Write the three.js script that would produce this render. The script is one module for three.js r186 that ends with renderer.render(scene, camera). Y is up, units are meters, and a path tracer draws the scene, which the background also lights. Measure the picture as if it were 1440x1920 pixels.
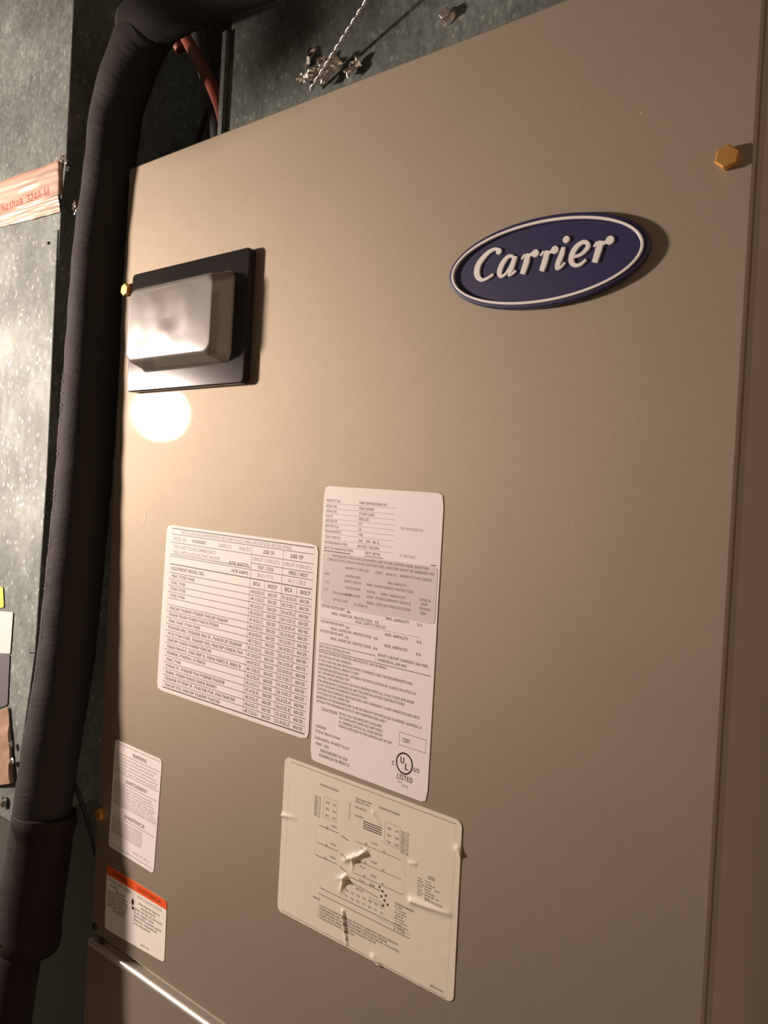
import * as THREE from 'three';
import { mergeGeometries, mergeVertices, toCreasedNormals } from 'three/addons/utils/BufferGeometryUtils.js';
import { RoundedBoxGeometry } from 'three/addons/geometries/RoundedBoxGeometry.js';

// ---------------------------------------------------------------- camera, light, exposure
const scene = new THREE.Scene();
scene.background = new THREE.Color(0x000000);
const camera = new THREE.PerspectiveCamera(65.94, 1440 / 1920, 0.01, 20);
camera.position.set(0.64568, 1.46029, 0.40462);
camera.up.set(-0.05006, 0.99845, 0.02428);
camera.lookAt(0.64568 - 0.62821, 1.46029 - 0.01258, 0.40462 - 0.77794);
const renderer = new THREE.WebGLRenderer({ antialias: true });
renderer.toneMapping = THREE.LinearToneMapping;
renderer.toneMappingExposure = 1.0;
renderer.shadowMap.enabled = true;
const LAMP = new THREE.Vector3(-0.790, 1.623, 0.60);      // bare bulb that hangs left of the air handler
const LAMP_RADIUS = 0.060, LAMP_CANDELA = 7.5;
const LAMP_COLOR = new THREE.Color().setRGB(1.0, 0.80, 0.69);

// ---------------------------------------------------------------- helpers
const V = (x, y, z) => new THREE.Vector3(x, y, z);
let seed = 7;
const rnd = () => { seed = (seed * 1664525 + 1013904223) >>> 0; return seed / 4294967296; };
const used = {};
function numbered(name) { const n = used[name] = (used[name] ?? -1) + 1; return n ? `${name}_${String(n).padStart(3, '0')}` : name; }
function thing(name, label, category, pos = [0, 0, 0], group) {
  const o = new THREE.Group(); o.name = numbered(name); o.position.set(...pos);
  o.userData = { label, category }; if (group) o.userData.group = group;
  scene.add(o); return o;
}
function part(name, geo, m, parent, label) {               // geometry in world metres; moved into the parent's frame
  const p = V(0, 0, 0); for (let q = parent; q && q !== scene; q = q.parent) p.add(q.position);
  const g = geo.clone(); g.translate(-p.x, -p.y, -p.z);
  const o = new THREE.Mesh(g, m); o.name = parent === scene ? numbered(name) : name;
  if (parent !== scene) { const c = parent.userData.count ??= {}; const n = c[name] = (c[name] ?? -1) + 1; if (n) o.name = `${name}_${String(n).padStart(3, '0')}`; }
  o.castShadow = o.receiveShadow = true; if (label) o.userData.label = label;
  parent.add(o); return o;
}
function struct(name, geo, m) { const o = part(name, geo, m, scene); o.userData.kind = 'structure'; return o; }
function box(x0, x1, y0, y1, z0, z1) { const g = new THREE.BoxGeometry(x1 - x0, y1 - y0, z1 - z0); g.translate((x0 + x1) / 2, (y0 + y1) / 2, (z0 + z1) / 2); return g; }
function rrect(x0, x1, y0, y1, r) {
  const s = new THREE.Shape();
  s.moveTo(x0 + r, y0); s.lineTo(x1 - r, y0); s.absarc(x1 - r, y0 + r, r, -Math.PI / 2, 0); s.lineTo(x1, y1 - r); s.absarc(x1 - r, y1 - r, r, 0, Math.PI / 2);
  s.lineTo(x0 + r, y1); s.absarc(x0 + r, y1 - r, r, Math.PI / 2, Math.PI); s.lineTo(x0, y0 + r); s.absarc(x0 + r, y0 + r, r, Math.PI, Math.PI * 1.5);
  return s;
}
function slab(shape, z0, z1, bevel = 0.0015, seg = 3) {      // extruded outline with rounded front and back edges
  const g = new THREE.ExtrudeGeometry(shape, { depth: z1 - z0 - 2 * bevel, bevelEnabled: bevel > 0, bevelThickness: bevel, bevelSize: bevel, bevelOffset: -bevel, bevelSegments: seg, curveSegments: 12 });
  g.translate(0, 0, z0 + bevel); return g;
}
function tube(pts, radius, { seg = 120, rad = 28, caps = true, uvLen = 1 } = {}) {
  const c = new THREE.CatmullRomCurve3(pts.map(p => p.isVector3 ? p : V(...p)));
  const rf = typeof radius === 'function' ? radius : () => radius;
  const fr = c.computeFrenetFrames(seg, false), pos = [], uv = [], idx = [], L = c.getLength();
  for (let i = 0; i <= seg; i++) {
    const p = c.getPointAt(i / seg), n = fr.normals[i], b = fr.binormals[i];
    for (let j = 0; j <= rad; j++) {
      const a = j / rad * Math.PI * 2, r = rf(i / seg, a), x = Math.cos(a) * r, y = Math.sin(a) * r;
      pos.push(p.x + n.x * x + b.x * y, p.y + n.y * x + b.y * y, p.z + n.z * x + b.z * y);
      uv.push(i / seg * L / uvLen, j / rad);
    }
  }
  for (let i = 0; i < seg; i++) for (let j = 0; j < rad; j++) { const a = i * (rad + 1) + j, b = a + rad + 1; idx.push(a, a + 1, b, b, a + 1, b + 1); }
  if (caps) for (const e of [0, seg]) {
    const p = c.getPointAt(e / seg), k = pos.length / 3; pos.push(p.x, p.y, p.z); uv.push(0, 0);
    for (let j = 0; j < rad; j++) { const a = e * (rad + 1) + j; e ? idx.push(k, a, a + 1) : idx.push(k, a + 1, a); }
  }
  const g = new THREE.BufferGeometry(); g.setAttribute('position', new THREE.Float32BufferAttribute(pos, 3)); g.setAttribute('uv', new THREE.Float32BufferAttribute(uv, 2));
  g.setIndex(idx); g.computeVertexNormals(); return g;
}
function canvas(w, h, draw, srgb = true) {
  const c = document.createElement('canvas'); c.width = w; c.height = h; const x = c.getContext('2d'); draw(x, w, h);
  const t = new THREE.CanvasTexture(c); if (srgb) t.colorSpace = THREE.SRGBColorSpace; t.wrapS = t.wrapT = THREE.RepeatWrapping; return t;
}
function data(n, fn, srgb = true) {                            // n x n texture from fn(x, y) -> [r, g, b] bytes
  const a = new Uint8Array(n * n * 4);
  for (let y = 0; y < n; y++) for (let x = 0; x < n; x++) { const c = fn(x, y), k = (y * n + x) * 4; a[k] = c[0]; a[k + 1] = c[1]; a[k + 2] = c[2]; a[k + 3] = 255; }
  const t = new THREE.DataTexture(a, n, n); t.magFilter = THREE.LinearFilter; t.minFilter = THREE.LinearFilter; if (srgb) t.colorSpace = THREE.SRGBColorSpace;
  t.wrapS = t.wrapT = THREE.RepeatWrapping; t.needsUpdate = true; return t;
}
const hash = (x, y, s) => { let h = (x * 374761393 + y * 668265263 + s * 2147483647) | 0; h = Math.imul(h ^ (h >>> 13), 1274126177); h ^= h >>> 16; return (h >>> 0) / 4294967296; };
function vnoise(x, y, per, s) {                                // value noise that tiles after per cells
  const xi = Math.floor(x), yi = Math.floor(y), fx = x - xi, fy = y - yi, u = fx * fx * (3 - 2 * fx), v = fy * fy * (3 - 2 * fy), m = k => ((k % per) + per) % per;
  const a = hash(m(xi), m(yi), s), b = hash(m(xi + 1), m(yi), s), c = hash(m(xi), m(yi + 1), s), d = hash(m(xi + 1), m(yi + 1), s);
  return (a * (1 - u) + b * u) * (1 - v) + (c * (1 - u) + d * u) * v;
}
function spangle(x, y, px, py, s) {                               // zinc crystals: tone of the nearest seed point
  const xi = Math.floor(x), yi = Math.floor(y); let best = 9, tone = 0;
  for (let j = -1; j < 2; j++) for (let i = -1; i < 2; i++) {
    const cx = (xi + i + px) % px, cy = (yi + j + py) % py, dx = xi + i + hash(cx, cy, s) - x, dy = yi + j + hash(cx, cy, s + 1) - y, dd = dx * dx + dy * dy;
    if (dd < best) { best = dd; tone = hash(cx, cy, s + 2); }
  }
  return tone;
}
function planarUV(g, scale = 1) {                              // uv in metres along the face's own axes
  const p = g.attributes.position, n = g.attributes.normal, uv = new Float32Array(p.count * 2);
  for (let i = 0; i < p.count; i++) {
    const ax = Math.abs(n.getX(i)), ay = Math.abs(n.getY(i)), az = Math.abs(n.getZ(i)), x = p.getX(i), y = p.getY(i), z = p.getZ(i);
    const [u, v] = az >= ax && az >= ay ? [x, y] : ax >= ay ? [z, y] : [x, z]; uv[2 * i] = u * scale; uv[2 * i + 1] = v * scale;
  }
  g.setAttribute('uv', new THREE.BufferAttribute(uv, 2)); return g;
}
function roundedPlate(x0, x1, y0, y1, z0, z1, r) { const g = new RoundedBoxGeometry(x1 - x0, y1 - y0, z1 - z0, 4, r); g.translate((x0 + x1) / 2, (y0 + y1) / 2, (z0 + z1) / 2); return planarUV(g); }
const std = o => new THREE.MeshStandardMaterial(o), phys = o => new THREE.MeshPhysicalMaterial(o), rgb = (r, g, b) => new THREE.Color().setRGB(r, g, b);

// ---------------------------------------------------------------- materials
const zincMap = data(1024, (x, y) => {
  const u = x / 1024, v = y / 1024, a = spangle(u * 44, v * 30, 44, 30, 3), b = spangle((u * 130 + 3 * vnoise(u * 16, v * 16, 16, 9)), v * 90, 133, 90, 14), c = vnoise(u * 7, v * 7, 7, 5), d = vnoise(u * 220, v * 220, 220, 6);
  const fleck = b > 0.965 ? 0.10 : b > 0.93 ? 0.05 : 0; const t = 0.66 + 0.05 * (a - 0.5) + 0.07 * (b - 0.5) + 0.16 * (c - 0.5) + 0.08 * (vnoise(u * 40, v * 26, 2600, 71) - 0.5) + 0.05 * (d - 0.5) + fleck;
  return [t * 172, t * 182, t * 176].map(v => Math.min(255, v));
});
const zincRough = data(1024, (x, y) => {
  const u = x / 1024, v = y / 1024, a = spangle(u * 44, v * 30, 44, 30, 3), b = spangle((u * 130 + 3 * vnoise(u * 16, v * 16, 16, 9)), v * 90, 133, 90, 14);
  const t = 0.72 + 0.06 * (a - 0.5) - (b > 0.965 ? 0.08 : 0) + 0.06 * (b - 0.5); return [0, t * 255, 255];
}, false);
const zincBump = data(512, (x, y) => { const u = x / 512, v = y / 512, t = 0.5 * vnoise(u * 24, v * 24, 24, 31) + 0.35 * vnoise(u * 70, v * 70, 70, 33) + 0.15 * spangle(u * 90, v * 60, 90, 60, 8); return [t * 255, t * 255, t * 255]; }, false);
for (const t of [zincMap, zincRough, zincBump]) t.repeat.set(3.2, 3.2);
const M = {};
M.zinc = std({ map: zincMap, roughnessMap: zincRough, roughness: 1, metalness: 0.80, bumpMap: zincBump, bumpScale: 0.0006 });
M.zincPlain = std({ color: rgb(0.5, 0.53, 0.52), roughness: 0.45, metalness: 0.85 });
const panelMap = data(1024, (x, y) => {
  const u = x / 1024, v = y / 1024, t = 0.985 + 0.03 * (hash(x, y, 2) - 0.5) + 0.015 * (vnoise(u * 120, v * 120, 120, 4) - 0.5) + 0.012 * (vnoise(u * 9, v * 9, 9, 8) - 0.5); return [t * 161, t * 151, t * 135];
});
panelMap.repeat.set(3, 3);
M.panel = phys({ map: panelMap, roughness: 0.71, metalness: 0.83, clearcoat: 0.6, clearcoatRoughness: 0.02 });
M.cabinet = std({ color: rgb(0.54, 0.50, 0.43), roughness: 0.6, metalness: 0.35 });
M.scuff = std({ color: rgb(0.72, 0.66, 0.56), roughness: 0.7 });
const foamBump = data(256, (x, y) => { const t = 0.6 * vnoise(x / 256 * 90, y / 256 * 10, 90, 1) + 0.4 * hash(x, y, 5); return [t * 255, t * 255, t * 255]; }, false);
foamBump.repeat.set(4, 2);
M.foam = phys({ specularIntensity: 0.4, color: rgb(0.027, 0.025, 0.0245), roughness: 0.75, bumpMap: foamBump, bumpScale: 0.0004 });
M.print = std({ color: rgb(0.075, 0.07, 0.07), roughness: 0.8 });
M.blackPlastic = phys({ color: rgb(0.022, 0.020, 0.020), roughness: 0.15, specularIntensity: 0.3, clearcoat: 0.06, clearcoatRoughness: 0.05 });
M.clearPlastic = phys({ color: rgb(0.40, 0.375, 0.33), roughness: 0.34, specularIntensity: 0.7, transmission: 0.55, thickness: 0, ior: 1.5, clearcoat: 0.25, clearcoatRoughness: 0.12 });
M.beige = std({ color: rgb(0.46, 0.43, 0.37), roughness: 0.6 });
M.breaker = std({ color: rgb(0.05, 0.048, 0.045), roughness: 0.5 });
M.brass = std({ color: rgb(0.80, 0.43, 0.12), roughness: 0.38, metalness: 0.75 });
M.navy = phys({ color: rgb(0.020, 0.018, 0.075), roughness: 0.42, clearcoat: 0.3, clearcoatRoughness: 0.3 });
M.silver = std({ color: rgb(0.80, 0.79, 0.77), roughness: 0.4, metalness: 0.0 });
M.foil = std({ color: rgb(0.86, 0.84, 0.80), roughness: 0.22, metalness: 1 });
M.orange = std({ color: rgb(0.16, 0.026, 0.011), roughness: 0.5 });
M.black = std({ color: rgb(0.012, 0.011, 0.011), roughness: 0.6 });
M.fitting = phys({ color: rgb(0.014, 0.009, 0.008), roughness: 0.6, specularIntensity: 0.4 });
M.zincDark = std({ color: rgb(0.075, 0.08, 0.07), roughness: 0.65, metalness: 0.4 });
M.lip = phys({ color: rgb(0.82, 0.78, 0.70), roughness: 0.42, metalness: 0.8, clearcoat: 0.6, clearcoatRoughness: 0.2 });
M.steel = std({ color: rgb(0.66, 0.65, 0.62), roughness: 0.30, metalness: 0.85 });
M.wallDark = std({ color: rgb(0.085, 0.078, 0.066), roughness: 0.9 });
M.wallWarm = std({ color: rgb(0.56, 0.46, 0.36), roughness: 0.9 });
M.floor = std({ color: rgb(0.11, 0.10, 0.09), roughness: 0.9 });
M.yellow = std({ color: rgb(0.85, 0.68, 0.06), roughness: 0.5 });
M.white = std({ color: rgb(0.55, 0.55, 0.53), roughness: 0.6 });
M.grey = std({ color: rgb(0.10, 0.103, 0.112), roughness: 0.5 });
M.brownTape = std({ color: rgb(0.42, 0.28, 0.20), roughness: 0.35, metalness: 0.35 });

// ---------------------------------------------------------------- the room
struct('floor', box(-1.5, 1.75, -0.1, 0, -0.95, 2.4), M.floor);
struct('ceiling', box(-1.5, 1.75, 2.5, 2.6, -0.95, 2.4), M.wallDark);
struct('wall_back', box(-1.5, 1.75, 0, 2.5, -0.95, -0.85), M.wallDark);
struct('wall_front', box(-1.5, 1.75, 0, 2.5, 2.3, 2.4), M.wallDark);
struct('wall_left', box(-1.5, -1.4, 0, 2.5, -0.85, 2.3), M.wallDark);
struct('wall_right', box(0.95, 1.05, 0, 2.5, -0.85, 2.3), M.wallWarm);

// ---------------------------------------------------------------- air handler
const W = 0.537, TOP = 1.75, SEAM = 1.0525;
const unit = thing('air_handler', 'tall taupe sheet metal air handler cabinet with oval blue emblem and printed stickers', 'air handler', [W / 2, 0, -0.25]);
{
  const shell = mergeGeometries([box(0.0, W, 0.0, TOP - 0.001, -0.55, -0.0145), box(0.006, W - 0.006, 0.02, TOP - 0.012, -0.0145, -0.0062)].map(g => planarUV(g)));
  part('cabinet', shell, M.cabinet, unit, 'taupe painted steel cabinet side and body');
  const door = part('access_panel', roundedPlate(0, W, SEAM, TOP, -0.0062, 0, 0.0018), M.panel, unit, 'smooth taupe upper access panel');
  part('lower_panel', roundedPlate(0, W, 0.06, SEAM - 0.0068, -0.0062, 0.0030, 0.0009), M.panel, unit, 'lower panel below the lit seam');
  part('flange_lip', roundedPlate(0.001, W - 0.001, SEAM - 0.0112, SEAM - 0.0046, -0.0062, 0.0044, 0.0032), M.lip, unit, 'bright bent lip along the seam');
  // scratches on the paint
  for (const [c, w, h, a] of [[[0.0513, 1.4333], 0.0022, 0.0105, -0.25], [[0.4789, 1.6725], 0.0016, 0.0006, 0.3], [[0.1323, 1.2808], 0.0012, 0.0016, 0], [[0.4535, 1.4531], 0.0008, 0.0012, 0]]) {
    const s = new THREE.Shape(); for (let i = 0; i < 12; i++) { const t = i / 12 * Math.PI * 2, r = 0.6 + 0.4 * rnd(); const x = Math.cos(t) * w * r * 0.5, y = Math.sin(t) * h * r * 0.5, X = c[0] + x * Math.cos(a) - y * Math.sin(a), Y = c[1] + x * Math.sin(a) + y * Math.cos(a); i ? s.lineTo(X, Y) : s.moveTo(X, Y); }
    const g = new THREE.ExtrudeGeometry(s, { depth: 0.00012, bevelEnabled: false }); g.translate(0, 0, 0.00002); part('scratch', g, M.scuff, door);
  }
  // hexagon screws
  const hex = () => { const s = new THREE.Shape(); for (let i = 0; i < 6; i++) { const a = i / 6 * Math.PI * 2 + 0.35; i ? s.lineTo(Math.cos(a) * 0.0058, Math.sin(a) * 0.0058) : s.moveTo(Math.cos(a) * 0.0058, Math.sin(a) * 0.0058); } return slab(s, 0, 0.0048, 0.0009, 3); };
  for (const [x, y] of [[0.5245, 1.6380], [0.0088, 1.6385], [0.0082, 1.163]]) { const g = hex(); g.translate(x, y, -0.0002); part('screw', g, M.brass, unit, 'brass coloured hexagon screw'); }
  for (const [x, y] of [[0.0065, 1.0585], [0.0185, 1.0505]]) { const g = new THREE.SphereGeometry(0.0034, 16, 10); g.scale(1, 1, 0.6); g.translate(x, y, 0.0004); part('push_fastener', g, M.black, unit, 'small black fastener at the seam'); }
}
// breaker window: black frame, frosted cover, breakers inside
{
  const cover = part('breaker_window', (() => {
    const s = rrect(0.0245, 0.1800, 1.5450, 1.6488, 0.0045); const h = new THREE.Path(); h.moveTo(0.0485, 1.564); h.lineTo(0.0485, 1.6305); h.lineTo(0.161, 1.6305); h.lineTo(0.161, 1.564); h.closePath(); s.holes.push(h);
    return slab(s, 0, 0.0068, 0.0012, 4); })(), M.blackPlastic, unit, 'black frame of the circuit breaker window');
  part('back_plate', box(0.049, 0.1605, 1.5645, 1.63, 0.0003, 0.0012), M.beige, cover);
  for (const x of [0.070, 0.100]) {
    part('breaker', mergeGeometries([box(x, x + 0.026, 1.572, 1.622, 0.0012, 0.010), box(x + 0.008, x + 0.018, 1.590, 1.604, 0.010, 0.0165)]), M.breaker, cover);
  }
  // loft of rounded rectangles for the cover
  const ring = (x0, x1, y0, y1, r, z) => {
    const o = [], q = 8, m = 12, c = [[x1 - r, y1 - r], [x0 + r, y1 - r], [x0 + r, y0 + r], [x1 - r, y0 + r]];
    for (let k = 0; k < 4; k++) {
      for (let i = 0; i <= q; i++) { const a = (k / 2 + i / q * 0.5) * Math.PI; o.push([c[k][0] + Math.cos(a) * r, c[k][1] + Math.sin(a) * r, z]); }
      const a = o[o.length - 1], n = c[(k + 1) % 4], e = (k + 1) / 2 * Math.PI, b = [n[0] + Math.cos(e) * r, n[1] + Math.sin(e) * r]; for (let i = 1; i < m; i++) o.push([a[0] + (b[0] - a[0]) * i / m, a[1] + (b[1] - a[1]) * i / m, z]);
    }
    return o;
  };
  const A = [0.0465, 0.1630, 1.5620, 1.6325], F = [0.0440, 0.1585, 1.5672, 1.6288];
  const rings = []; const lerp = (a, b, t) => a + (b - a) * t;
  rings.push(ring(A[0] - 0.0012, A[1] + 0.0012, A[2] - 0.0012, A[3] + 0.0012, 0.008, 0.0070));
  rings.push(ring(...A, 0.008, 0.0080));
  rings.push(ring(...A.map((v, i) => lerp(v, F[i], 0.85)), 0.009, 0.0200));
  for (let k = 1; k <= 5; k++) { const a = k / 5 * Math.PI / 2, d = 0.0026 * (1 - Math.cos(a)), z = 0.0200 + 0.0026 * Math.sin(a); rings.push(ring(F[0] + d, F[1] - d, F[2] + d, F[3] - d, 0.009, z)); }
  const top = rings[rings.length - 1].map(p => [...p]), mx = (F[0] + F[1]) / 2, my = (F[2] + F[3]) / 2;
  for (let k = 1; k <= 14; k++) { const q = 1 - k / 14.6; rings.push(top.map(([x, y]) => { const X = mx + (x - mx) * q, Y = my + (y - my) * q; return [X, Y, 0.0226 + 0.0010 * Math.max(0, 1 - ((x - mx) * q / (top[0][0] - mx)) ** 2) * Math.max(0, 1 - ((y - my) * q / (top[8][1] - my)) ** 2) + 0.0010 * (vnoise(X * 70, Y * 70, 99, 7) - 0.5) * (1 - q * q)]; })); }
  const n = rings[0].length, pos = rings.flat(2), idx = [];
  for (let i = 0; i < rings.length - 1; i++) for (let j = 0; j < n; j++) { const a = i * n + j, b = i * n + (j + 1) % n; idx.push(a, b, a + n, b, b + n, a + n); }
  const last = (rings.length - 1) * n; for (let j = 1; j < n - 1; j++) idx.push(last, last + j, last + j + 1);
  const g = new THREE.BufferGeometry(); g.setAttribute('position', new THREE.Float32BufferAttribute(pos, 3)); g.setIndex(idx); g.computeVertexNormals();
  part('clear_cover', g, M.clearPlastic, cover, 'scuffed translucent box cover');
}
// emblem
{
  const cx = 0.4262, cy = 1.6010, ell = (a, b) => { const s = new THREE.Shape(); s.absellipse(cx, cy, a, b, 0, Math.PI * 2); return s; };
  const base = ell(0.0625, 0.0256), hole = new THREE.Path(); hole.absellipse(cx, cy, 0.0579, 0.0214, 0, Math.PI * 2); base.holes.push(hole);
  const rim = new THREE.ExtrudeGeometry(base, { depth: 0.0022, bevelEnabled: true, bevelThickness: 0.0012, bevelSize: 0.0014, bevelOffset: -0.0012, bevelSegments: 4, curveSegments: 72 }); rim.translate(0, 0, 0.0012);
  const field = new THREE.ExtrudeGeometry(ell(0.0590, 0.0224), { depth: 0.0033, bevelEnabled: false, curveSegments: 72 });
  const em = part('emblem', mergeGeometries([rim, field]), M.navy, unit, 'oval navy blue emblem with white rim and lettering');
  const ringS = ell(0.0600, 0.0234), rh = new THREE.Path(); rh.absellipse(cx, cy, 0.0584, 0.0218, 0, Math.PI * 2); ringS.holes.push(rh);
  const rg = new THREE.ExtrudeGeometry(ringS, { depth: 0.0013, bevelEnabled: true, bevelThickness: 0.0004, bevelSize: 0.0003, bevelOffset: -0.0003, bevelSegments: 2, curveSegments: 72 }); rg.translate(0, 0, 0.0039);
  part('white_ring', rg, M.silver, em);
  // letters as pen strokes: centre points and widths in tenths of a millimetre from the middle of the oval; a single point is a dot
  const strokes = {
    C: [[[-278.5, 111.9, 21.4], [-301.6, 122.0, 19.4], [-338.7, 114.0, 25.2], [-380.4, 86.0, 33.0], [-415.2, 45.3, 38.8], [-423.2, -0.5, 40.8], [-408.3, -34.5, 31.1], [-379.8, -50.0, 21.4], [-344.7, -44.0, 18.4], [-308.1, -25.9, 16.5]], [[-278.0, 104.5, 38.8]]],
    a: [[[-176.3, 58.1, 19.4], [-208.0, 65.2, 22.3], [-238.0, 42.3, 30.1], [-260.9, 4.4, 34.0], [-265.3, -27.2, 32.0], [-253.4, -46.3, 21.4], [-232.6, -41.9, 18.4], [-207.9, -17.0, 16.5], [-184.3, 20.6, 16.5]], [[-165.0, 59.5, 28.1], [-178.0, 19.7, 32.0], [-192.6, -28.3, 30.1], [-197.8, -44.9, 22.3], [-175.2, -39.8, 16.5], [-155.5, -25.3, 13.6]]],
    r1: [[[-123.4, 35.1, 10.7], [-102.0, 58.8, 19.4]], [[-82.0, 61.6, 30.1], [-90.4, 11.2, 36.9], [-107.4, -40.3, 34.9], [-111.2, -52.3, 33.0]], [[-78.3, 43.1, 17.5], [-51.6, 59.1, 19.4]], [[-34.9, 55.1, 45.6]]],
    r2: [[[-2.4, 36.2, 11.1], [18.7, 58.2, 18.9]], [[39.3, 59.5, 28.8], [31.1, 11.9, 35.5], [14.4, -43.8, 33.3], [11.1, -52.9, 31.1]], [[46.1, 40.8, 17.7], [70.9, 52.0, 18.9]], [[86.1, 55.6, 45.5]]],
    i: [[[139.1, 63.1, 23.3], [128.6, 22.0, 32.2], [109.1, -32.3, 31.1], [109.2, -51.8, 22.2], [132.8, -45.3, 16.6], [153.2, -23.9, 13.3]], [[153.4, 102.5, 41.0]]],
    e: [[[202.8, -2.2, 16.6], [236.9, 2.4, 20.0], [267.4, 19.1, 23.3], [285.5, 46.4, 26.6], [275.0, 66.2, 23.3], [249.6, 70.3, 24.4], [214.0, 48.2, 31.1], [192.6, 7.2, 33.3], [193.1, -27.4, 31.1], [214.7, -49.3, 22.2], [245.4, -49.8, 20.0], [278.1, -27.8, 15.5]]],
    r3: [[[318.3, 35.3, 11.1], [340.0, 57.9, 20.0]], [[358.6, 61.6, 31.1], [349.8, 21.6, 37.7], [333.0, -38.5, 34.4], [329.7, -51.6, 32.2]], [[365.0, 40.3, 18.9], [394.5, 52.7, 20.0]], [[409.9, 55.9, 47.7]]]
  };
  const ribbon = pts => {
    const s = new THREE.Shape(), P = pts.map(([x, y, w]) => [cx + x * 1e-4, cy + y * 1e-4, w * 0.5e-4]);
    if (P.length === 1) { s.absellipse(P[0][0], P[0][1], P[0][2], P[0][2], 0, Math.PI * 2); return s; }
    const c = new THREE.CatmullRomCurve3(P.map(p => V(p[0], p[1], p[2]))), N = P.length * 6, A = [], B = [];
    for (let i = 0; i <= N; i++) { const t = i / N, p = c.getPoint(t), d = c.getTangent(t), l = Math.hypot(d.x, d.y) || 1; A.push([p.x - d.y / l * p.z, p.y + d.x / l * p.z]); B.push([p.x + d.y / l * p.z, p.y - d.x / l * p.z]); }
    [...A, ...B.reverse()].forEach(([x, y], i) => i ? s.lineTo(x, y) : s.moveTo(x, y)); return s;
  };
  for (const g of Object.values(strokes)) part('letter', mergeGeometries(g.map((p, i) => { const t = new THREE.ExtrudeGeometry(ribbon(p), { depth: 0.0007 + i * 0.00003, bevelEnabled: true, bevelThickness: 0.0003, bevelSize: 0.0002, bevelOffset: -0.0002, bevelSegments: 2, curveSegments: 10 }); t.translate(0, 0, 0.0034); return t; })), M.silver, em);
}

// ---------------------------------------------------------------- stickers (flat print)
const INK = '#2b2422';
function text(x, s, px, py, h, o = {}) { x.save(); x.fillStyle = o.color ?? INK; x.font = `${o.bold ? 'bold ' : ''}${h}px ${o.font ?? 'sans-serif'}`; x.textAlign = o.align ?? 'left'; x.textBaseline = 'middle'; x.translate(px, py); const w = x.measureText(s).width, k = o.width ? o.width / w : (o.squeeze ?? 1); x.scale(k, 1); x.fillText(s, 0, 0); x.restore(); }
const line = (x, x0, y0, x1, y1, w = 2, c = INK) => { x.strokeStyle = c; x.lineWidth = w; x.beginPath(); x.moveTo(x0, y0); x.lineTo(x1, y1); x.stroke(); };
function sheet(c, r, z, { nx = 24, ny = 24, h, t = 0.0003 } = {}) {   // paper on corners TL, TR, BR, BL with rounded corners r (share of width), relief h(u, v)
  const pos = [], uv = [], idx = [], wide = Math.hypot(c[1][0] - c[0][0], c[1][1] - c[0][1]), high = Math.hypot(c[3][0] - c[0][0], c[3][1] - c[0][1]);
  const at = (u, v, dz) => { const q = i => (1 - u) * (1 - v) * c[0][i] + u * (1 - v) * c[1][i] + u * v * c[2][i] + (1 - u) * v * c[3][i]; pos.push(q(0), q(1), z + dz); uv.push(u, 1 - v); };
  const fit = (i, j) => {                                    // square grid pulled in at the corners
    let u = i / nx, v = j / ny; const ru = r / wide, rv = r / high, du = Math.min(u, 1 - u), dv = Math.min(v, 1 - v);
    if (du < ru && dv < rv) { const a = 1 - du / ru, b = 1 - dv / rv, m = Math.max(a, b), l = Math.hypot(a, b) || 1, k = m / l, nu = ru * (1 - a * k), nv = rv * (1 - b * k); u = u < 0.5 ? nu : 1 - nu; v = v < 0.5 ? nv : 1 - nv; }
    return [u, v];
  };
  for (let j = 0; j <= ny; j++) for (let i = 0; i <= nx; i++) { const [u, v] = fit(i, j); at(u, v, t + (h ? h(u, v) : 0)); }
  for (let j = 0; j < ny; j++) for (let i = 0; i < nx; i++) { const a = j * (nx + 1) + i, b = a + nx + 1; idx.push(a, b, a + 1, b, b + 1, a + 1); }
  const edge = []; for (let i = 0; i < nx; i++) edge.push([i, 0]); for (let j = 0; j < ny; j++) edge.push([nx, j]); for (let i = nx; i > 0; i--) edge.push([i, ny]); for (let j = ny; j > 0; j--) edge.push([0, j]);
  const k0 = pos.length / 3; for (const [i, j] of edge) { const [u, v] = fit(i, j); at(u, v, t + (h ? h(u, v) : 0)); at(u, v, 0); }
  for (let e = 0; e < edge.length; e++) { const a = k0 + 2 * e, b = k0 + 2 * ((e + 1) % edge.length); idx.push(a, b, a + 1, b, b + 1, a + 1); }
  const g = new THREE.BufferGeometry(); g.setAttribute('position', new THREE.Float32BufferAttribute(pos, 3)); g.setAttribute('uv', new THREE.Float32BufferAttribute(uv, 2)); g.setIndex(idx); g.computeVertexNormals(); return g;
}
const paper = map => std({ map, roughness: 0.55 });
const PAPER = '#e6e2e0';

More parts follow.
